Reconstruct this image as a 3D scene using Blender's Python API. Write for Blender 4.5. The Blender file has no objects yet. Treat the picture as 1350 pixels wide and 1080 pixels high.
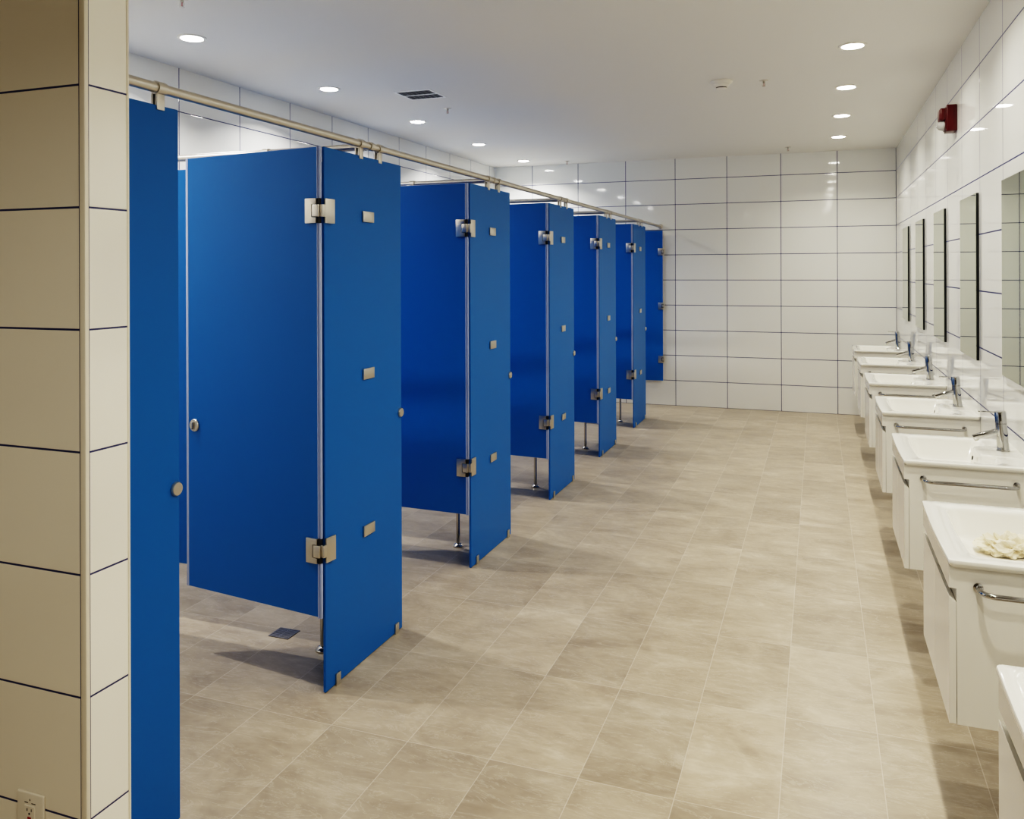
import bpy, bmesh, math
from mathutils import Vector, Matrix
PI = math.pi
S = bpy.context.scene
COL = S.collection

# ------------------------------------------------------------------ room numbers (metres)
XR, XL, YB, YF, HC = 0.8173, -3.9747, 10.096, -2.6, 2.9956
PX = -1.7033                 # tiled end face of the wing wall
WY0, WY1 = 1.5538, 1.6907    # wing wall thickness
XP = -1.799                  # front plane of the stalls
TOP, GAP = 2.128, 0.30       # panel top, door bottom
TH = 0.012

# ------------------------------------------------------------------ materials
def mat(name, col, rough=.5, metal=0., **kw):
    m = bpy.data.materials.new(name); m.use_nodes = True
    b = m.node_tree.nodes['Principled BSDF']
    b.inputs['Base Color'].default_value = (*col, 1)
    b.inputs['Roughness'].default_value = rough
    b.inputs['Metallic'].default_value = metal
    for k, v in kw.items():
        b.inputs[k.replace('_', ' ')].default_value = v
    return m

class NT:
    def __init__(s, m): s.t = m.node_tree; s.n = s.t.nodes; s.l = s.t.links; s.b = s.n['Principled BSDF']
    def put(s, sock, v):
        if isinstance(v, (int, float)): sock.default_value = v
        elif isinstance(v, tuple): sock.default_value = v
        else: s.l.new(v, sock)
    def math(s, op, a, b=0., c=None):
        n = s.n.new('ShaderNodeMath'); n.operation = op
        s.put(n.inputs[0], a); s.put(n.inputs[1], b)
        if c is not None: s.put(n.inputs[2], c)
        return n.outputs[0]
    def pos(s):
        g = s.n.new('ShaderNodeNewGeometry'); x = s.n.new('ShaderNodeSeparateXYZ')
        s.l.new(g.outputs['Position'], x.inputs[0]); return g.outputs['Position'], x.outputs
    def comb(s, x, y, z):
        n = s.n.new('ShaderNodeCombineXYZ')
        for i, v in enumerate((x, y, z)): s.put(n.inputs[i], v)
        return n.outputs[0]
    def noise(s, vec, scale, detail=3., rough=.5, dist=0.):
        n = s.n.new('ShaderNodeTexNoise'); s.l.new(vec, n.inputs['Vector'])
        n.inputs['Scale'].default_value = scale; n.inputs['Detail'].default_value = detail
        n.inputs['Roughness'].default_value = rough; n.inputs['Distortion'].default_value = dist
        return n.outputs['Fac']
    def ramp(s, f, stops):
        n = s.n.new('ShaderNodeValToRGB'); s.l.new(f, n.inputs[0]); e = n.color_ramp.elements
        while len(e) < len(stops): e.new(.5)
        for q, (p, c) in zip(e, stops): q.position = p; q.color = (*c, 1)
        return n.outputs[0]
    def mix(s, f, a, b, mode='MIX'):
        n = s.n.new('ShaderNodeMix'); n.data_type = 'RGBA'; n.blend_type = mode
        s.put(n.inputs[0], f); s.put(n.inputs[6], a); s.put(n.inputs[7], b)
        return n.outputs[2]
    def bump(s, h, strength, dist):
        n = s.n.new('ShaderNodeBump'); n.inputs['Strength'].default_value = strength
        n.inputs['Distance'].default_value = dist; s.put(n.inputs['Height'], h)
        s.l.new(n.outputs[0], s.b.inputs['Normal'])
    def cell(s, c, off, size, half):
        """(distance mask: 1 in the joint, cell number) along one axis"""
        q = s.math('DIVIDE', s.math('SUBTRACT', c, off), size)
        f = s.math('FRACT', q)
        d = s.math('MULTIPLY', s.math('MINIMUM', f, s.math('SUBTRACT', 1., f)), size)
        return s.math('LESS_THAN', d, half), s.math('FLOOR', q), d

def tile_mat(name, axis, off, width, zoff, half=.0036, col=(.85, .85, .815), height=.305, rough=.05, wave=.00025):
    m = mat(name, col, rough); N = NT(m); P, X = N.pos()
    gu, cu, du = N.cell(X[axis], off, width, half)
    gv, cv, dv = N.cell(X[2], zoff, height, half)
    g = N.math('MAXIMUM', gu, gv)
    w = N.n.new('ShaderNodeTexWhiteNoise'); w.noise_dimensions = '2D'
    N.l.new(N.comb(cu, cv, 0.), w.inputs['Vector'])
    k = N.math('MULTIPLY_ADD', w.outputs['Value'], .035, .965)
    c = N.mix(1., (*col, 1), N.comb(k, k, k), 'MULTIPLY')
    N.l.new(N.mix(g, c, (.010, .017, .115, 1)), N.b.inputs['Base Color'])
    N.l.new(N.math('MULTIPLY_ADD', g, .5, rough), N.b.inputs['Roughness'])
    edge = N.math('MINIMUM', N.math('DIVIDE', N.math('MINIMUM', du, dv), .006), 1.)
    wav = N.noise(P, 5., 1.)
    N.bump(N.math('ADD', N.math('MULTIPLY', edge, .0012), N.math('MULTIPLY', wav, wave)), .5, 1.)
    N.b.inputs['Specular IOR Level'].default_value = .9
    return m

def floor_mat():
    m = mat('floor_porcelain', (.4, .34, .26), .4); N = NT(m); P, X = N.pos()
    gu, cu, du = N.cell(X[0], -1.6567, .308, .0014)
    gv, cv, dv = N.cell(X[1], 3.1900, .612, .0014)
    g = N.math('MAXIMUM', gu, gv)
    w = N.n.new('ShaderNodeTexWhiteNoise'); w.noise_dimensions = '2D'
    N.l.new(N.comb(cu, cv, 0.), w.inputs['Vector'])
    r = w.outputs['Value']
    ro = N.math('MULTIPLY', r, 37.)
    v1 = N.comb(X[0], N.math('MULTIPLY_ADD', X[1], 1.5, ro), ro)
    n1 = N.noise(v1, 3.2, 6., .62, .9)
    v2 = N.comb(N.math('MULTIPLY', X[0], .55), N.math('MULTIPLY_ADD', X[1], 2.2, ro), ro)
    n2 = N.noise(v2, 2.6, 5., .6, 1.6)
    n3 = N.noise(v1, 26., 4., .6)
    f = N.math('ADD', N.math('MULTIPLY', n1, .58), N.math('ADD', N.math('MULTIPLY', n2, .27), N.math('MULTIPLY', n3, .15)))
    c = N.ramp(f, [(.30, (.27, .217, .158)), (.46, (.375, .310, .230)), (.56, (.44, .370, .279)), (.70, (.58, .505, .40))])
    k = N.math('MULTIPLY_ADD', r, .20, .88)
    c = N.mix(1., c, N.comb(k, k, k), 'MULTIPLY')
    vein = N.math('ABSOLUTE', N.math('SUBTRACT', N.noise(v2, 4.5, 6., .65, 2.2), .5))
    vm = N.math('MULTIPLY', N.math('LESS_THAN', vein, .012), .22)
    c = N.mix(vm, c, (.64, .58, .49, 1))
    N.l.new(N.mix(N.math('MULTIPLY', g, .5), c, (.66, .60, .51, 1)), N.b.inputs['Base Color'])
    N.l.new(N.math('MULTIPLY_ADD', n1, .22, .24), N.b.inputs['Roughness'])
    N.bump(N.math('ADD', N.math('MULTIPLY', n3, .0006), N.math('MULTIPLY', g, -.0006)), .35, 1.)
    return m

def paint_mat(name, col, rough, grain, amp):
    m = mat(name, col, rough); N = NT(m); P, X = N.pos()
    N.bump(N.math('MULTIPLY', N.noise(P, grain, 2.), amp), .5, 1.)
    return m

def brushed_mat(name, col, rough):
    m = mat(name, col, rough, 1.); N = NT(m); P, X = N.pos()
    v = N.comb(N.math('MULTIPLY', X[0], 40.), N.math('MULTIPLY', X[1], 40.), N.math('MULTIPLY', X[2], 400.))
    n = N.noise(v, 3., 2.)
    N.l.new(N.math('MULTIPLY_ADD', n, .2, rough - .1), N.b.inputs['Roughness'])
    return m

M = {}
M['ceiling'] = paint_mat('ceiling_paint', (.77, .755, .715), .8, 180., .0006)
M['floor'] = floor_mat()
M['tile_back'] = tile_mat('tile_back', 0, XR, .61, 0.)
M['tile_right'] = tile_mat('tile_right', 1, 4.45, .59, 0., rough=.025, wave=.00012)
M['tile_left'] = tile_mat('tile_left', 1, 4.38, .615, -.038)
M['front_absorber'] = paint_mat('light_absorbing_front', (.16, .14, .12), .7, 150., .0004)  # unseen wall made dark to cut bounce light on the doors
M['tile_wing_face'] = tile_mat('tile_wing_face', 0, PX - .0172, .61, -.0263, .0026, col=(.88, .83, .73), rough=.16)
M['tile_wing_end_lit'] = tile_mat('tile_wing_end_lit', 1, WY0 + .0105, .1245, -.0263, .0024, col=(.96, .935, .86), rough=.12)  # same tile, lightened: aisle light painted into the end face colour
M['trim'] = mat('cream_trim', (.80, .75, .65), .3)
M['blue'] = paint_mat('blue_laminate', (.003, .124, .40), .45, 700., .0003)
M['blue'].node_tree.nodes['Principled BSDF'].inputs['Specular IOR Level'].default_value = .32
M['blue_edge'] = mat('panel_edge', (.36, .40, .60), .3)
M['seal'] = mat('clear_seal', (.36, .43, .66), .18, 0., Coat_Weight=.5)
M['steel'] = brushed_mat('brushed_nickel', (.62, .585, .53), .34)
M['darkgap'] = mat('shadow_gap', (.012, .012, .016), .5)
M['chrome'] = mat('chrome', (.50, .50, .50), .07, 1.)
M['leg'] = mat('polished_leg', (.55, .53, .50), .18, 1.)
M['ceramic'] = mat('white_ceramic', (.82, .80, .735), .06, 0., Coat_Weight=.5)
M['lacquer'] = mat('white_lacquer', (.82, .80, .74), .14)
M['mirror'] = mat('mirror_glass', (.60, .65, .56), .015, 1.)
M['mirror_edge'] = mat('mirror_edge', (.012, .014, .014), .3)
M['red'] = mat('alarm_red', (.075, .001, .003), .35)
M['clear'] = mat('clear_lens', (.85, .86, .84), .08, 0., Transmission_Weight=.6)
M['white_plastic'] = mat('white_plastic', (.78, .75, .69), .4)
M['vent_white'] = mat('vent_white', (.93, .93, .92), .35)
M['beige_plastic'] = mat('beige_plastic', (.76, .71, .62), .35)
M['black'] = mat('black_slot', (.01, .01, .01), .6)
M['redbutton'] = mat('red_button', (.35, .01, .01), .4)
M['grate'] = mat('drain_grate', (.28, .27, .28), .4, .6)
M['paper'] = mat('crumpled_paper', (.76, .69, .54), .9)
def lamp_mat(name, col, strength):
    m = mat(name, (.9, .9, .88), .4)
    b = m.node_tree.nodes['Principled BSDF']
    b.inputs['Emission Color'].default_value = (*col, 1); b.inputs['Emission Strength'].default_value = strength
    return m
M['lamp_aisle'] = lamp_mat('lamp_aisle', (1., .93, .81), 14.)
M['lamp_stall'] = lamp_mat('lamp_stall', (1., .965, .91), 14.)

# ------------------------------------------------------------------ mesh helpers
def bm_(): return bmesh.new()
def box(bm, x0, x1, y0, y1, z0, z1, bev=0., seg=2, mi=0):
    vs = [bm.verts.new((x, y, z)) for x in (x0, x1) for y in (y0, y1) for z in (z0, z1)]
    idx = [(0, 1, 3, 2), (4, 6, 7, 5), (0, 4, 5, 1), (2, 3, 7, 6), (0, 2, 6, 4), (1, 5, 7, 3)]
    fs = [bm.faces.new([vs[i] for i in f]) for f in idx]
    for f in fs: f.material_index = mi
    if bev > 0:
        es = list({e for f in fs for e in f.edges})
        bmesh.ops.bevel(bm, geom=es, offset=bev, segments=seg, profile=.5, affect='EDGES')
    return fs
def frame_of(d):
    d = Vector(d).normalized(); a = Vector((0, 0, 1)) if abs(d.z) < .9 else Vector((1, 0, 0))
    u = d.cross(a).normalized(); return u, u.cross(d).normalized(), d
def lathe(bm, prof, o=(0, 0, 0), d=(0, 0, 1), n=32, mi=0):
    """prof: (radius, distance along d)"""
    u, v, w = frame_of(d); o = Vector(o); rings = []
    for r, h in prof:
        if r < 1e-6: rings.append([bm.verts.new(o + w * h)])
        else: rings.append([bm.verts.new(o + w * h + (u * math.cos(2 * PI * k / n) + v * math.sin(2 * PI * k / n)) * r) for k in range(n)])
    for a, b in zip(rings, rings[1:]):
        for k in range(n):
            q = [a[k % len(a)], a[(k + 1) % len(a)], b[(k + 1) % len(b)], b[k % len(b)]]
            q = list(dict.fromkeys(q))
            if len(q) > 2: bm.faces.new(q).material_index = mi
    for rg, rev in ((rings[0], True), (rings[-1], False)):
        if len(rg) > 2: bm.faces.new(rg[::-1] if rev else rg).material_index = mi
def cyl(bm, a, b, r, n=24, mi=0):
    a, b = Vector(a), Vector(b); lathe(bm, [(r, 0), (r, (b - a).length)], a, b - a, n, mi)
def tube(bm, pts, r, n=14, mi=0):
    pts = [Vector(p) for p in pts]; rings = []; u = None
    for i, p in enumerate(pts):
        t = (pts[min(i + 1, len(pts) - 1)] - pts[max(i - 1, 0)]).normalized()
        if u is None: u, v, _ = frame_of(t)
        else: u = (u - t * u.dot(t)).normalized(); v = t.cross(u)
        rings.append([bm.verts.new(p + (u * math.cos(2 * PI * k / n) + v * math.sin(2 * PI * k / n)) * r) for k in range(n)])
    for a, b in zip(rings, rings[1:]):
        for k in range(n): bm.faces.new((a[k], a[(k + 1) % n], b[(k + 1) % n], b[k])).material_index = mi
    bm.faces.new(rings[0][::-1]); bm.faces.new(rings[-1])
def prism(bm, prof, axis, a, b, bev=0., mi=0):
    """prof: list of 2D points, extruded along axis ('y': (x,z); 'x': (y,z); 'z': (x,y))"""
    def P(p, t): return {'y': (p[0], t, p[1]), 'x': (t, p[0], p[1]), 'z': (p[0], p[1], t)}[axis]
    A = [bm.verts.new(P(p, a)) for p in prof]; B = [bm.verts.new(P(p, b)) for p in prof]; n = len(prof)
    fs = [bm.faces.new(A), bm.faces.new(B[::-1])] + [bm.faces.new((A[i], B[i], B[(i + 1) % n], A[(i + 1) % n])) for i in range(n)]
    for f in fs: f.material_index = mi
    if bev: bmesh.ops.bevel(bm, geom=list({e for f in fs for e in f.edges}), offset=bev, segments=2, profile=.5, affect='EDGES')
def obj(name, bm, m, parent=None, loc=(0, 0, 0), rot=(0, 0, 0), smooth=35):
    bmesh.ops.recalc_face_normals(bm, faces=bm.faces[:])
    me = bpy.data.meshes.new(name); bm.to_mesh(me); bm.free()
    for k in (m if isinstance(m, (list, tuple)) else [m]): me.materials.append(M[k])
    if smooth:
        me.polygons.foreach_set('use_smooth', [True] * len(me.polygons))
        me.set_sharp_from_angle(angle=math.radians(smooth))
    o = bpy.data.objects.new(name, me); COL.objects.link(o)
    o.location = loc; o.rotation_euler = rot
    if parent: o.parent = parent
    return o
def tag(o, label, cat, group=None):
    o['label'] = label; o['category'] = cat
    if group: o['group'] = group
    return o
def thing(name, label, cat, loc=(0, 0, 0), rz=0., group=None):
    o = bpy.data.objects.new(name, None); COL.objects.link(o)
    o.empty_display_size = .1; o.location = loc; o.rotation_euler = (0, 0, rz)
    return tag(o, label, cat, group)
def struct(name, bm, m, **k):
    o = obj(name, bm, m, **k); o['kind'] = 'structure'; return o
def dup(root, loc, rz, label, group=None):
    r = root.copy(); COL.objects.link(r); r.location = loc; r.rotation_euler = (0, 0, rz); r['label'] = label
    if group: r['group'] = group
    for ch in list(root.children):
        c = ch.copy(); COL.objects.link(c); c.parent = r
        for g in list(ch.children):
            d = g.copy(); COL.objects.link(d); d.parent = c
    return r

# ------------------------------------------------------------------ setting
b = bm_(); box(b, XL - .1, XR + .1, YF - .1, YB + .1, -.1, 0); struct('floor', b, 'floor', smooth=0)
b = bm_(); box(b, XL - .1, XR + .1, YF - .1, YB + .1, HC, HC + .1); struct('ceiling', b, 'ceiling', smooth=0)
b = bm_(); box(b, XL - .1, XR + .1, YB, YB + .1, 0, HC); struct('wall_back', b, 'tile_back', smooth=0)
b = bm_(); box(b, XR, XR + .1, YF, YB, 0, HC); struct('wall_right', b, 'tile_right', smooth=0)
b = bm_(); box(b, XL - .1, XL, YF, YB, 0, HC); struct('wall_left', b, 'tile_left', smooth=0)
b = bm_(); box(b, XL - .1, XR + .1, YF - .1, YF, 0, HC); struct('wall_front', b, 'front_absorber', smooth=0)
b = bm_(); fs = box(b, XL, PX, WY0, WY1, 0, HC)
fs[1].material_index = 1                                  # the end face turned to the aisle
struct('wall_partition', b, ['tile_wing_face', 'tile_wing_end_lit'], smooth=0)
b = bm_(); box(b, PX - .0155, PX + .0035, WY0 - .0035, WY0 + .0095, 0, HC, .003, 2); struct('trim_1', b, 'trim')
b = bm_(); box(b, PX - .012, PX + .0025, WY1 - .0045, WY1 + .0025, 0, HC, .001, 1); struct('trim_2', b, 'trim')

# ------------------------------------------------------------------ stall fronts
def edged(x0, x1, y0, y1, z0, z1, axis, ch=.0025):
    bm = bm_(); box(bm, x0, x1, y0, y1, z0, z1, ch, 1); bm.normal_update()
    for f in bm.faces: f.material_index = 0 if abs(f.normal[axis]) > .9 else 1
    return bm
def panel_bm(y0, y1, z0, z1):
    bm = edged(-TH, 0, y0, y1, z0, z1, 0); bm.normal_update()
    for f in bm.faces: f.material_index = 1 if (f.normal.y > .3 or f.normal.z > .9) else 0
    return bm
def plate(bm, x0, x1, y0, y1, z0, z1, bev=.0015): box(bm, x0, x1, y0, y1, z0, z1, bev, 2)
def hanger_bm(y):
    bm = bm_()
    lathe(bm, [(.0165, -.017), (.0195, -.017), (.0195, .017), (.0165, .017)], (-.003, y, 2.178), (0, 1, 0), 28)
    plate(bm, -.003, .004, y - .015, y + .015, 2.114, 2.162)
    plate(bm, -.020, -.0125, y - .015, y + .015, 2.114, 2.162)
    return bm
def clamp_bm(y):
    bm = bm_(); plate(bm, 0, .007, y - .016, y + .016, 0, .046); plate(bm, -TH - .007, -TH, y - .016, y + .016, 0, .046)
    box(bm, -TH - .007, .007, y - .016, y + .016, 0, .003); return bm
def strike_bm(y, z):
    bm = bm_(); lathe(bm, [(.0, 0), (.021, 0), (.0215, .004), (.019, .009), (.0, .0105)], (0, y, z), (1, 0, 0), 28); return bm

PW = .630
first = thing('stall_pilaster', 'nearest full-width blue stall pilaster, beside the large first open door', 'partition panel', (XP, 2.76, 0), 0, 'blue stall pilasters with three clip plates')
obj('panel', panel_bm(0, PW, .003, TOP), ['blue', 'blue_edge'], first, smooth=0)
for z in (1.873, 1.208, .546):
    bm = bm_(); plate(bm, 0, .008, .282, .372, z - .0225, z + .0225); obj('clip_plate', bm, 'steel', first)
for y in (.083, .572): obj('floor_clamp', clamp_bm(y), 'steel', first)
for y in (.275, .435): obj('rail_hanger', hanger_bm(y), 'steel', first)
obj('strike', strike_bm(PW - .014, .995), 'steel', first)
PY = [2.76 + 1.436 * i for i in range(5)]
for y, lab in zip(PY[1:], ['second nearest of the blue stall pilasters carrying three clip plates',
                           'middle blue stall pilaster of the five with clip plates, third from the camera',
                           'fourth from the camera of the blue stall pilasters with clip plates',
                           'farthest blue stall pilaster, narrow in view, just before the back wall door']):
    dup(first, (XP, y, 0), 0, lab)
t = thing('stall_pilaster', 'blue stall pilaster at far left, standing against the tiled wall end', 'partition panel', (XP, 1.694, 0), 0)
obj('panel', panel_bm(0, .286, .003, TOP), ['blue', 'blue_edge'], t, smooth=0)
obj('rail_hanger', hanger_bm(.212), 'steel', t); obj('strike', strike_bm(.270, .995), 'steel', t)
obj('floor_clamp', clamp_bm(.12), 'steel', t)

# doors: local origin on the hinge line, door runs along -X
DL = .722
def door(label, loc, rz, w=DL, group=None):
    d = thing('stall_door', label, 'stall door', loc, rz, group)
    bm = edged(-w, -.008, -TH / 2, TH / 2, GAP, TOP, 1)
    obj('panel', bm, ['blue', 'blue_edge'], d, smooth=0)
    return d
def add_hinges(d):
    for z in (1.878, .557):
        bm = bm_(); y = -TH / 2; h = .048
        # door leaf, notched round the knuckle
        prism(bm, [(-.064, z - h), (-.010, z - h), (-.010, z - .026), (-.032, z - .026), (-.032, z + .026), (-.010, z + .026), (-.010, z + h), (-.064, z + h)], 'y', y - .008, y, .0008)
        plate(bm, -.064, -.012, TH / 2, TH / 2 + .006, z - h, z + h)
        hg = obj('hinge', bm, 'steel', d)
        bm = bm_(); box(bm, -.028, .004, y - .010, y + .004, z - .024, z + .024, .003, 2)
        obj('knuckle', bm, 'steel', hg)
        # pilaster leaf
        bm = bm_(); plate(bm, .0105, .0185, .012, .068, z - h, z + h); plate(bm, .0035, .0185, -.004, .014, z - .024, z + .024)
        obj('leaf', bm, 'steel', hg)
        bm = bm_(); box(bm, -.009, .003, -.0075, .0055, z - h, z - .0245); box(bm, -.009, .003, -.0075, .0055, z + .0245, z + h)
        obj('gap_shade', bm, 'darkgap', hg)  # solid dark blocks stand in for shade in the hinge gap
def add_seal(d):
    bm = bm_()
    for z0, z1 in ((GAP - .004, .509), (.605, 1.83), (1.926, TOP)):
        box(bm, -.0105, -.0075, -.0072, .0062, z0, z1, .0006, 1)
        box(bm, -.0075, -.0010, -.0015, .0015, z0, z1)
        box(bm, -.0010, .0065, -.0050, .0045, z0, z1, .002, 2)
    obj('seal_strip', bm, 'seal', d)
    bm = bm_(); box(bm, -DL - .011, -DL + .004, -TH / 2 - .0012, TH / 2 + .0012, GAP, TOP, .003, 2); obj('edge_seal', bm, 'seal', d)
def add_lock(d, w=DL):
    for s in (-1, 1):
        bm = bm_(); lathe(bm, [(0, 0), (.026, 0), (.0265, .004), (.024, .0075), (.012, .0085), (0, .0085)], (-w + .040, s * TH / 2, .990), (0, s, 0), 32)
        lk = obj('lock_rose', bm, 'steel', d)
        bm = bm_(); box(bm, -w + .036, -w + .044, min(s * .0145, s * .026), max(s * .0145, s * .026), .974, 1.006, .003, 2)
        obj('thumb_turn', bm, 'leg', lk)
d1 = door('blue stall door nearest the camera, swung wide open with its round lock showing', (XP - .012, 2.748, 0), -math.radians(7.3), group='blue doors open on their pilasters')
add_hinges(d1); add_seal(d1); add_lock(d1)
for y, a, lab in zip(PY[1:], (2., 5., 6., 6.), ['second blue stall door from the camera, open behind the nearest full pilaster',
                                           'third blue stall door from the camera, middle of the open hinged doors',
                                           'fourth blue stall door from the camera, open and mostly hidden by pilasters',
                                           'fifth blue stall door from the camera, a narrow open strip near the back wall']):
    dup(d1, (XP - .012, y - .012, 0), -math.radians(a), lab)
d6 = door('blue stall door at the far end, lying flat before the back wall with three clamps', (-1.760, YB - .036, 0), 0., .90)
for z in (1.868, 1.208, .560):
    bm = bm_(); prism(bm, [(-.066, z - .043), (.004, z - .043), (.004, z + .043), (-.066, z + .043)], 'y', -TH / 2 - .008, -TH / 2, .001)
    plate(bm, -.066, .004, TH / 2, .0355, z - .043, z + .043)
    hg = obj('wall_hinge', bm, 'steel', d6)
    bm = bm_(); box(bm, -.026, .002, -TH / 2 - .0085, -TH / 2 - .004, z - .022, z + .022); obj('knuckle', bm, 'black', hg)
    bm = bm_(); box(bm, -.020, .000, -TH / 2 - .011, -TH / 2 - .006, z - .016, z + .016, .002, 2); obj('pin_block', bm, 'steel', hg)
add_lock(d6, .90)

# dividers between the stalls, each on a steel leg
DO = .312
dv = thing('stall_divider', 'blue divider panel behind the nearest open door, seen as a sliver', 'stall divider', (XP - TH - .001, PY[0] + DO, 0), 0, 'blue dividers between stalls')
bm = bm_(); L = XP - TH - .001 - XL
bm.free(); bm = edged(-L, 0, -TH / 2, TH / 2, .288, 2.118, 1)
obj('panel', bm, ['blue', 'blue_edge'], dv, smooth=0)
bm = bm_(); cyl(bm, (-.205, 0, .012), (-.205, 0, .292), .0115, 20); lg = obj('support_leg', bm, 'leg', dv)
bm = bm_(); lathe(bm, [(0, 0), (.030, 0), (.031, .006), (.024, .016), (.013, .022), (.0, .022)], (-.205, 0, 0), (0, 0, 1), 28); obj('foot', bm, 'leg', lg)
for y, lab in zip(PY[1:], ['blue divider on a thin steel leg, under the second open door', 'blue divider on a thin steel leg, under the third open door',
                           'blue divider on a thin steel leg, under the fourth open door', 'blue divider on a thin steel leg, under the farthest hinged door']):
    dup(dv, (XP - TH - .001, y + DO, 0), 0, lab)

# rails
RZ, RX = 2.178, XP - .003
t = thing('head_rail', 'long brushed steel tube running above all the blue stall fronts', 'rail', (RX, WY1, RZ))
bm = bm_(); cyl(bm, (0, 0, 0), (0, YB - WY1, 0), .0155, 28); obj('tube', bm, 'steel', t)
for y, s in ((0, 1), (YB - WY1, -1)):
    bm = bm_(); lathe(bm, [(0, 0), (.030, 0), (.030, .005), (.020, .010), (.020, .028), (0, .028)], (0, y, 0), (0, s, 0), 28); obj('end_flange', bm, 'steel', t)
for y in PY:
    bm = bm_(); lathe(bm, [(.0155, -.014), (.019, -.014), (.019, .014), (.0155, .014)], (0, y + DO + .045 - WY1, 0), (0, 1, 0), 28)
    cyl(bm, (-.012, y + DO + .045 - WY1, 0), (-.032, y + DO + .045 - WY1, 0), .0175, 24)
    obj('tee_joint', bm, 'steel', t)
cr = thing('cross_rail', 'steel tube over the nearest blue divider, reaching to the left wall', 'rail', (RX - .032, PY[0] + DO + .045, RZ), 0, 'steel cross rails above the dividers')
L2 = RX - .032 - XL
bm = bm_(); cyl(bm, (0, 0, 0), (-L2, 0, 0), .0155, 24); obj('tube', bm, 'steel', cr)
bm = bm_(); lathe(bm, [(.0155, -.016), (.0195, -.016), (.0195, .016), (.0155, .016)], (-.50, 0, 0), (1, 0, 0), 28)
plate(bm, -.515, -.485, -.052, -.034, -.085, -.012); box(bm, -.515, -.485, -.045, -.005, -.022, -.012); obj('divider_bracket', bm, 'steel', cr)
for y, lab in zip(PY[1:], ['second steel cross rail from the camera, above the second door', 'third steel cross rail from the camera, above the third door',
                           'fourth steel cross rail from the camera, above the fourth door', 'farthest steel cross rail, above the fifth door']):
    dup(cr, (RX - .032, y + DO + .045, RZ), 0, lab)

# floor drain in the first stall
t = thing('floor_drain', 'small square dark metal drain grate in the nearest stall floor', 'drain', (-2.275, 3.155, 0), math.radians(0))
bm = bm_(); box(bm, -.052, .052, -.046, .046, 0, .0015); obj('drain_pit', bm, 'black', t)
bm = bm_()
for k in range(8): box(bm, -.052, .052, -.0455 + k * .012, -.0385 + k * .012, .0010, .0040)
for x in (-.052, -.0018, .0480): box(bm, x, x + .0038, -.046, .046, .0010, .0042)
obj('grate', bm, 'grate', t)

# ------------------------------------------------------------------ washstands
def ring(x0, x1, y0, y1, r, z, bow=0., plat=0., m=20, c=7):
    """rounded rectangle, same count every call; bow bulges the x0 side, plat pushes the x1 side inward at the middle"""
    pts = []
    cs = [(x1 - r, y0 + r, -PI / 2), (x1 - r, y1 - r, 0), (x0 + r, y1 - r, PI / 2), (x0 + r, y0 + r, PI)]
    for k, (cx, cy, a0) in enumerate(cs):
        for i in range(c + 1):
            a = a0 + PI / 2 * i / c; pts.append([cx + r * math.cos(a), cy + r * math.sin(a)])
        nx, ny, a1 = cs[(k + 1) % 4]; a = a0 + PI / 2
        e = (nx + r * math.cos(a), ny + r * math.sin(a)); s = pts[-1]
        for i in range(1, m): pts.append([s[0] + (e[0] - s[0]) * i / m, s[1] + (e[1] - s[1]) * i / m])
    out = []; hw = (y1 - y0) / 2; cy = (y0 + y1) / 2; mid = (x0 + x1) / 2
    for x, y in pts:
        q = (y - cy) / hw
        if x < mid: x -= bow * (1 - q * q) * min(1., (mid - x) / (mid - x0))
        elif plat:
            s = min(1., max(0., (.135 - abs(y - cy)) / .04)); s = s * s * (3 - 2 * s)
            x -= plat * s * max(0., (x - mid) / (x1 - mid))
        out.append((x, y, z))
    return out
HWB, DB, ZT, BOW = .3125, .486, .85, .005
def basin_bm():
    bm = bm_()
    R = [ring(-DB + .012, 0, -HWB + .010, HWB - .010, .008, ZT - .021, BOW),
         ring(-DB + .006, 0, -HWB + .005, HWB - .005, .012, ZT - .020, BOW),
         ring(-DB, 0, -HWB, HWB, .014, ZT - .012, BOW),
         ring(-DB, 0, -HWB, HWB, .014, ZT - .005, BOW),
         ring(-DB + .0015, 0, -HWB + .0015, HWB - .0015, .014, ZT - .0015, BOW),
         ring(-DB + .005, -.001, -HWB + .005, HWB - .005, .014, ZT, BOW),
         ring(-.424, -.112, -.256, .256, .030, ZT - .001, .008, .052),
         ring(-.420, -.116, -.252, .252, .030, ZT - .004, .008, .052),
         ring(-.415, -.122, -.247, .247, .032, ZT - .012, .008, .050),
         ring(-.398, -.140, -.226, .226, .036, ZT - .078, .004, .040),
         ring(-.388, -.152, -.212, .212, .036, ZT - .090, .003, .034),
         ring(-.360, -.180, -.175, .175, .036, ZT - .095, .0, .018),
         ring(-.300, -.240, -.03, .03, .028, ZT - .098)]
    V = [[bm.verts.new(p) for p in r] for r in R]; n = len(V[0])
    for a, c in zip(V, V[1:]):
        for k in range(n): bm.faces.new((a[k], a[(k + 1) % n], c[(k + 1) % n], c[k]))
    bm.faces.new(V[-1])
    return bm
def make_basin(label, y):
    t = thing('wash_basin', label, 'wash basin', (XR, y, 0), 0, 'white ceramic basins along the right wall')
    bw = obj('bowl', basin_bm(), 'ceramic', t, smooth=40)
    bm = bm_(); lathe(bm, [(0, 0), (.026, 0), (.026, .004), (.018, .007), (0, .009)], (-.27, 0, ZT - .0985), (0, 0, 1), 28); obj('drain_plug', bm, 'chrome', t)
    bm = bm_(); lathe(bm, [(0, 0), (.0095, 0), (.0095, .003), (.0, .003)], (-.1842, 0, ZT - .034), (-1, 0, .20), 20); obj('overflow_hole', bm, 'black', t)
    return t
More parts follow.
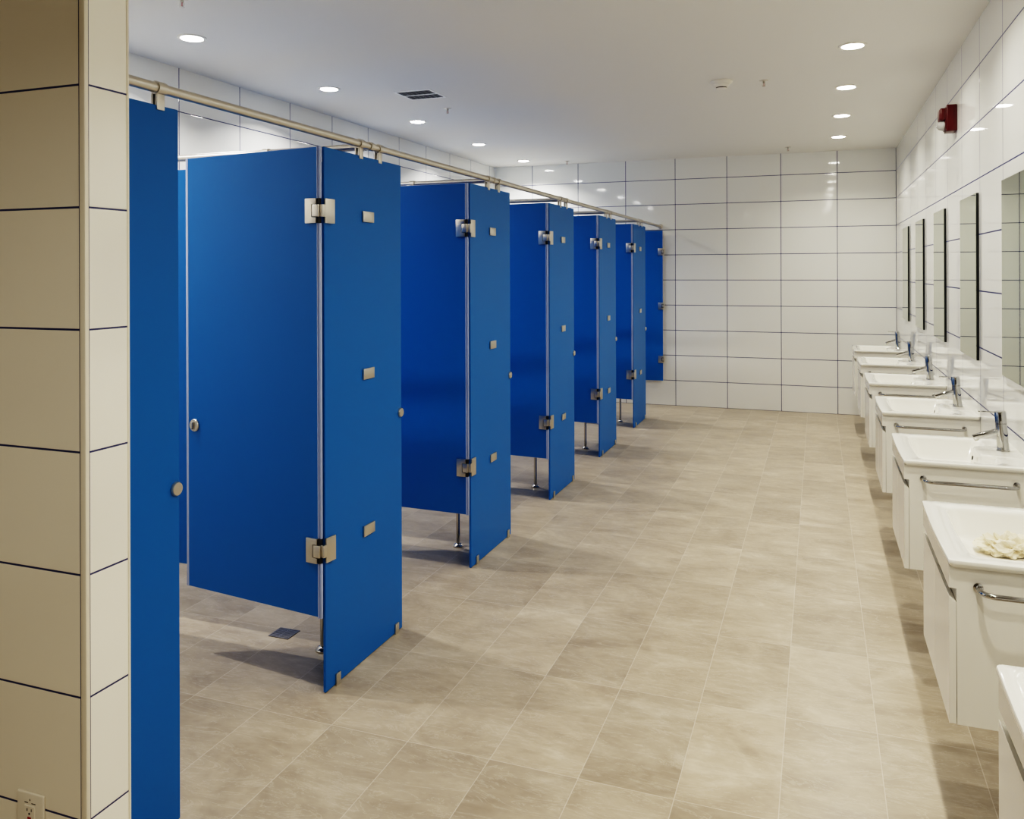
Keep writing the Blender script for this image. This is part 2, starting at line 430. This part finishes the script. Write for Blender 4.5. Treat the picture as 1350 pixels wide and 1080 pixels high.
def make_faucet(label, y):
    t = thing('faucet', label, 'faucet', (XR - .062, y, ZT), 0, 'chrome lever faucets on the basins')
    ln = math.tan(math.radians(4.))
    ax = Vector((-ln, 0, 1)).normalized()
    bm = bm_(); lathe(bm, [(0, .0), (.0265, .0), (.0265, .004), (.024, .0065), (.0235, .012), (.0225, .118), (.0, .118)], (0, 0, 0), ax, 36); obj('body', bm, 'chrome', t)
    bm = bm_(); lathe(bm, [(.0, 0), (.0215, 0), (.0215, .002), (.0228, .003), (.0228, .050), (.021, .053), (0, .053)], ax * .1185, ax, 36)
    hd = obj('lever_cap', bm, 'chrome', t)
    p = ax * .168
    bm = bm_(); box(bm, p.x - .085, p.x - .005, -.006, .006, p.z - .0035, p.z + .0015, .0015, 2); obj('lever', bm, 'chrome', hd)
    p = ax * .090; sl = math.radians(20.)
    bm = bm_(); box(bm, -.118, -.010, -.0145, .0145, -.011, .011, .003, 2)
    bmesh.ops.rotate(bm, verts=bm.verts[:], cent=(0, 0, 0), matrix=Matrix.Rotation(-sl, 3, 'Y'))
    bmesh.ops.translate(bm, verts=bm.verts[:], vec=p); sp = obj('spout', bm, 'chrome', t)
    e = p + Vector((-.107 * math.cos(sl), 0, -.107 * math.sin(sl))) + Vector((math.sin(sl), 0, -math.cos(sl))) * .0105
    bm = bm_(); lathe(bm, [(0, 0), (.0095, 0), (.0095, .005), (0, .005)], e, (math.sin(sl), 0, -math.cos(sl)), 24); obj('aerator', bm, 'white_plastic', sp)
    return t
HC_, ZC0, ZC1 = .295, .395, ZT - .0212
def make_cabinet(label, y):
    t = thing('vanity_cabinet', label, 'vanity cabinet', (XR, y, ZC0), 0, 'white wall hung vanity cabinets')
    z = lambda v: v - ZC0
    F = -DB + .003; I = F + .019
    side = [(0, 0), (I, 0), (I, z(.768)), (F, z(.768)), (F, z(ZC1)), (0, z(ZC1))]
    bm = bm_()
    prism(bm, side, 'y', -HC_, -HC_ + .016, .0006); prism(bm, side, 'y', HC_ - .016, HC_, .0006)
    box(bm, I, 0, -HC_ + .016, HC_ - .016, 0, .016)
    box(bm, -.014, 0, -HC_ + .016, HC_ - .016, .016, z(ZC1))
    box(bm, F, F + .016, -HC_ + .016, HC_ - .016, z(.768), z(ZC1))
    box(bm, I, I + .012, -HC_ + .016, HC_ - .016, z(.70), z(.768))
    obj('carcass', bm, 'lacquer', t, smooth=20)
    for s in (-1, 1):
        y0, y1 = (-HC_, -.0012) if s < 0 else (.0012, HC_)
        bm = bm_(); prism(bm, [(F, .001), (I - .001, .001), (I - .001, z(.730)), (F, z(.745))], 'y', y0, y1, .0008); obj('door', bm, 'lacquer', t, smooth=20)
    # towel bar on the near side
    zb = z(.777); xa, xb, so, r = -.412, -.075, .062, .034
    pts = [(xa, -HC_, zb), (xa, -HC_ - so + r, zb)]
    for k in range(1, 9): a = PI / 2 * k / 8; pts.append((xa + r - r * math.cos(a), -HC_ - so + r - r * math.sin(a), zb))
    for k in range(0, 9): a = PI / 2 * k / 8; pts.append((xb - r + r * math.sin(a), -HC_ - so + r - r * math.cos(a), zb))
    pts.append((xb, -HC_, zb))
    bm = bm_(); tube(bm, pts, .0075, 16); tb = obj('towel_bar', bm, 'chrome', t)
    for x in (xa, xb):
        bm = bm_(); lathe(bm, [(0, 0), (.0125, 0), (.0125, .004), (.0085, .006), (0, .006)], (x, -HC_, zb), (0, -1, 0), 24); obj('rosette', bm, 'chrome', tb)
    return t
SY = [1.585, 2.84, 4.095, 5.350, 6.605, 7.86, 9.11]
Bn = ['white basin at bottom right, cut off by the frame corner, nearest the camera',
      'white basin holding crumpled cream paper, second from the camera',
      'third white basin from the camera, the one just behind the basin with paper',
      'fourth white basin from the camera, middle of the row of seven',
      'fifth white basin from the camera, with two more beyond it',
      'second to last white basin, next to the farthest one',
      'farthest white basin, nearest the back wall']
Cn = ['white vanity cabinet at bottom right corner, nearest, its side cut off by the frame',
      'white vanity cabinet under the basin with crumpled paper, its towel bar running off frame',
      'third white vanity cabinet from the camera, its whole chrome towel bar in view',
      'fourth white vanity cabinet from the camera, towel bar just above the next basin',
      'fifth white vanity cabinet from the camera, two more hanging beyond it',
      'second to last white vanity cabinet, hanging next to the farthest one',
      'farthest white vanity cabinet, hung nearest the back wall']
Fn = [None, None, 'nearest visible chrome lever faucet, at the right edge of the photo',
      'second nearest visible chrome lever faucet, on the fourth basin',
      'middle chrome lever faucet of the five visible, on the fifth basin',
      'second to last chrome lever faucet, on the second farthest basin',
      'farthest chrome lever faucet, nearest the back wall']
bs = ca = fa = None
for i, y in enumerate(SY):
    if i == 0:
        bs = make_basin(Bn[0], y); ca = make_cabinet(Cn[0], y)
    else:
        dup(bs, (XR, y, 0), 0, Bn[i]); dup(ca, (XR, y, ZC0), 0, Cn[i])
    if Fn[i]:
        if fa is None: fa = make_faucet(Fn[i], y + .03)
        else: dup(fa, (XR - .062, y + .03, ZT), 0, Fn[i])

# crumpled paper towel in the second basin
import random
random.seed(5)
bm = bm_(); bmesh.ops.create_icosphere(bm, subdivisions=5, radius=1.)
for v in bm.verts:
    p = v.co.copy(); n = 0.
    for f, a, s in ((2.1, .24, 0), (4.3, .20, 1.3), (9.1, .12, 2.2)):
        q = math.sin(f * p.x + 2.3 * math.sin(f * p.y + s) + s) * math.cos(f * p.z + 1.7 * math.sin(f * p.x + 2 * s))
        n += a * (1 - 2 * abs(q))
    k = 1 + n
    v.co = Vector((p.x * .074 * k, p.y * .050 * k, max(-.019, p.z * .024 * (1 + 2.2 * n))))
obj_p = obj('paper_towel', bm, 'paper', None, (.563, 2.955, ZT - .0960 + .021), smooth=25)
tag(obj_p, 'crumpled cream paper towel lying in the second nearest basin', 'paper towel')

# mirrors on the right wall
MY = [4.135, 5.340, 6.555, 7.770, 8.970]
Mn = ['nearest wall mirror, cut off by the right edge of the frame', 'second nearest tall wall mirror, with a dark near edge', 'middle wall mirror of the five, above the fifth basin',
      'fourth wall mirror from the camera, a narrow strip next to the last', 'farthest wall mirror, nearest the back wall']
mr = None
for y, lab in zip(MY, Mn):
    if mr is None:
        mr = thing('wall_mirror', lab, 'mirror', (XR, y, 1.148), 0, 'frameless mirrors above the basins')
        bm = bm_(); box(bm, -.013, 0, -.268, .268, 0, .908); obj('backing', bm, 'mirror_edge', mr, smooth=0)
        bm = bm_(); box(bm, -.0150, -.0131, -.2665, .2665, .0015, .9065); obj('glass', bm, 'mirror', mr, smooth=0)
    else: dup(mr, (XR, y, 1.148), 0, lab)

# ------------------------------------------------------------------ ceiling fittings
LAMPS = {}
def make_light(label, x, y, lm, group):
    t = thing('downlight', label, 'ceiling light', (x, y, HC), 0, group)
    bm = bm_(); lathe(bm, [(.060, 0), (.082, 0), (.082, -.003), (.078, -.006), (.064, -.006), (.060, -.003)], n=48); obj('trim_ring', bm, 'white_plastic', t)
    bm = bm_(); lathe(bm, [(0, -.001), (.0635, -.001), (.0635, -.005), (.058, -.0075), (0, -.009)], n=48); obj('lens', bm, lm, t)
    ld = LAMPS.get(lm)
    if ld is None:
        ld = LAMPS[lm] = bpy.data.lights.new('lamp', 'AREA'); ld.shape = 'DISK'; ld.size = .08; ld.spread = math.radians(138.)
        ld.energy, ld.color = (4.4, (1., .945, .82)) if lm == 'lamp_aisle' else (7.6, (1., .965, .91))
    lo = bpy.data.objects.new('lamp', ld); COL.objects.link(lo); lo.parent = t; lo.location = (0, 0, -.0125)
    return t
AY = [5.395, 6.60, 7.80, 9.02]
An = ['nearest lit downlight of the right row, above the sinks', 'second nearest lit downlight of the right row', 'second to last lit downlight of the right row, above the sinks', 'farthest lit downlight of the right row, by the back wall']
la = None
for y, lab in zip(AY, An):
    if la is None: la = make_light(lab, .20, y, 'lamp_aisle', 'right row of downlights')
    else: dup(la, (.20, y, HC), 0, lab)
LY = [3.84, 5.27, 6.71, 8.15, 9.58]
Ln = ['nearest lit downlight of the left row, above the first stalls', 'second nearest lit downlight of the left row, left of the vent', 'middle lit downlight of the left row, beneath the vent in view',
      'fourth lit downlight of the left row, second from the back wall', 'farthest lit downlight of the left row, by the back wall']
lb = None
for y, lab in zip(LY, Ln):
    if lb is None: lb = make_light(lab, -3.39, y, 'lamp_stall', 'left row of downlights')
    else: dup(lb, (-3.39, y, HC), 0, lab)
for x, y, src, lab in ((.20, 4.19, la, 'downlight continuing the right row above the frame'), (.20, 2.98, la, 'downlight of the right row beside the nearest stall, above the frame'),
                       (.20, 1.77, la, 'downlight of the right row above the nearest basin'), (.20, .56, la, 'downlight of the right row just behind the camera'), (-3.39, 2.40, lb, 'downlight of the left row hidden behind the tiled wall end'),
                       (-1.60, -.40, la, 'added downlight behind the camera, brightening the tiled wall end')):  # last one is outside both rows, added to light the wing wall
    dup(src, (x, y, HC), 0, lab)

# exhaust vent
t = thing('ceiling_vent', 'square white framed vent with two dark louvred openings in the ceiling', 'vent', (-2.852, 5.695, HC))
h = .152
bm = bm_()
for a in ((-h, h, -h, -h + .016), (-h, h, h - .016, h), (-h, -h + .016, -h + .016, h - .016), (h - .016, h, -h + .016, h - .016)): box(bm, a[0], a[1], a[2], a[3], -.005, 0, .0015, 1)
box(bm, -h + .016, h - .016, -.007, .007, -.005, -.001)
obj('frame', bm, 'vent_white', t)
bm = bm_(); box(bm, -h + .015, h - .015, -h + .015, h - .015, -.002, 0); obj('dark_opening', bm, 'black', t)
bm = bm_()
for k in range(7):
    for y0, y1 in ((-h + .016, -.007), (.007, h - .016)):
        x = -h + .03 + k * .0405; box(bm, x, x + .002, y0, y1, -.0045, -.002)
obj('louvres', bm, 'grate', t)

# smoke detector
t = thing('smoke_detector', 'round off-white smoke detector on the ceiling between the light rows', 'smoke detector', (-.645, 6.075, HC))
bm = bm_(); lathe(bm, [(0, 0), (.076, 0), (.078, -.008), (.072, -.016), (.060, -.024)], n=40); obj('base', bm, 'white_plastic', t)
bm = bm_(); lathe(bm, [(.058, -.022), (.057, -.030), (.046, -.042), (.043, -.044)], n=40); obj('housing', bm, 'white_plastic', t)
bm = bm_(); lathe(bm, [(.038, -.043), (.037, -.052), (0, -.052)], n=40); obj('sensor_slots', bm, 'black', t)
bm = bm_(); lathe(bm, [(.040, -.051), (.036, -.057), (0, -.058)], n=40); obj('cap', bm, 'white_plastic', t)

sp = None
for x, y, lab in ((-2.886, 6.265, 'pendent sprinkler just beside the ceiling vent'), (-.358, 6.157, 'pendent sprinkler beside the smoke detector'), (-2.90, 9.80, 'pendent sprinkler by the back wall, at the end of the left light row'),
                  (-.305, 9.597, 'pendent sprinkler by the back wall, left of the last right light'), (-2.947, 3.27, 'pendent sprinkler at the top left edge of the photo')):
    if sp is None:
        sp = thing('ceiling_sprinkler', lab, 'sprinkler', (x, y, HC), 0, 'ceiling sprinklers')
        bm = bm_(); lathe(bm, [(0, 0), (.032, 0), (.031, -.003), (.012, -.007), (0, -.007)], n=28); obj('escutcheon', bm, 'steel', sp)
        bm = bm_(); cyl(bm, (0, 0, -.006), (0, 0, -.020), .0085, 16)
        for s in (-1, 1): tube(bm, [(s * .006, 0, -.019), (s * .012, 0, -.027), (s * .010, 0, -.036), (s * .002, 0, -.043)], .002, 8)
        obj('frame', bm, 'steel', sp)
        bm = bm_(); cyl(bm, (0, 0, -.020), (0, 0, -.040), .0022, 10); obj('bulb', bm, 'redbutton', sp)
        bm = bm_(); lathe(bm, [(0, -.042), (.013, -.043), (.013, -.0445), (0, -.046)], n=20); obj('deflector', bm, 'steel', sp)
    else: dup(sp, (x, y, HC), 0, lab)

# fire alarm strobe on the right wall
t = thing('fire_alarm', 'red fire alarm with clear strobe high on the right tiled wall', 'fire alarm', (XR, 5.855, 2.508))
bm = bm_(); box(bm, -.060, 0, -.062, .062, 0, .166, .006, 3); obj('back_box', bm, 'red', t)
bm = bm_(); box(bm, -.098, -.058, -.056, .056, .068, .148, .014, 3); box(bm, -.066, -.058, -.058, .058, .012, .150, .003, 2); obj('front_cover', bm, 'red', t)
bm = bm_(); lathe(bm, [(0, 0), (.029, 0), (.030, .010), (.026, .030), (.014, .044), (0, .048)], (-.066, -.012, .038), (-1, 0, .15), 28); obj('strobe_lens', bm, 'clear', t)
bm = bm_(); box(bm, -.088, -.066, -.020, -.004, .030, .046, .002, 1); obj('flash_tube', bm, 'chrome', t)

# outlet on the wing wall
t = thing('wall_outlet', 'cream wall outlet with reset button, low on the tiled wall end', 'electrical outlet', (-1.886, WY0, .250))
bm = bm_(); box(bm, -.046, .046, -.0075, 0, -.066, .066, .004, 3); obj('cover_plate', bm, 'beige_plastic', t)
bm = bm_(); box(bm, -.0175, .0175, -.0095, -.006, -.034, .034, .001, 1); obj('receptacle', bm, 'beige_plastic', t)
bm = bm_()
for z in (.022, -.022):
    box(bm, -.0085, -.0062, -.0101, -.0090, z - .0015, z + .0055); box(bm, .0062, .0080, -.0101, -.0090, z - .001, z + .0055)
    lathe(bm, [(0, 0), (.0026, 0), (.0026, .0008), (0, .0008)], (0, -.0094, z - .0075), (0, -1, 0), 14)
obj('slots', bm, 'black', t)
bm = bm_(); box(bm, -.006, .006, -.0108, -.009, .001, .0065, .0008, 1); obj('reset_button', bm, 'redbutton', t)
bm = bm_(); box(bm, -.006, .006, -.0108, -.009, -.0065, -.001, .0008, 1); obj('test_button', bm, 'black', t)
bm = bm_(); lathe(bm, [(0, 0), (.0028, 0), (.0022, .001), (0, .0014)], (0, -.0073, .0485), (0, -1, 0), 16); obj('screw', bm, 'chrome', t)
bm = bm_(); box(bm, -.0185, -.0065, -.0079, -.0070, .0395, .0415); box(bm, .0055, .0195, -.0079, -.0070, .0395, .0415); obj('print_mark', bm, 'black', t)

# ------------------------------------------------------------------ camera
f, cy_, yaw, pit, rol = 1089.77, 356.86, *[math.radians(a) for a in (20.3146, .02, -.1923)]
r = Vector((math.cos(yaw), math.sin(yaw), 0)); fw = Vector((-math.sin(yaw), math.cos(yaw), 0)); up = Vector((0, 0, 1))
F2 = fw * math.cos(pit) + up * math.sin(pit); u2 = -fw * math.sin(pit) + up * math.cos(pit)
R3 = r * math.cos(rol) + u2 * math.sin(rol); U3 = -r * math.sin(rol) + u2 * math.cos(rol)
cd = bpy.data.cameras.new('camera'); cam = bpy.data.objects.new('camera', cd); COL.objects.link(cam)
cd.sensor_width = 36.; cd.sensor_fit = 'HORIZONTAL'; cd.lens = 36. * f / 1350.
cd.shift_y = -(540. - cy_) / 1350.; cd.clip_start = .02; cd.clip_end = 60.
cam.matrix_world = Matrix(((R3.x, U3.x, -F2.x, 0), (R3.y, U3.y, -F2.y, 0), (R3.z, U3.z, -F2.z, 1.6417), (0, 0, 0, 1)))
S.camera = cam

w = bpy.data.worlds.new('world'); S.world = w; w.use_nodes = True
w.node_tree.nodes['Background'].inputs[0].default_value = (.5, .48, .45, 1); w.node_tree.nodes['Background'].inputs[1].default_value = .02
S.view_settings.view_transform = 'Filmic'; S.view_settings.look = 'Very High Contrast'
S.view_settings.exposure = 1.44; S.view_settings.gamma = 1.
c = S.cycles
c.max_bounces = 10; c.diffuse_bounces = 6; c.glossy_bounces = 6; c.transmission_bounces = 6
c.caustics_reflective = False; c.caustics_refractive = False
c.sample_clamp_indirect = 6.; c.use_denoising = True
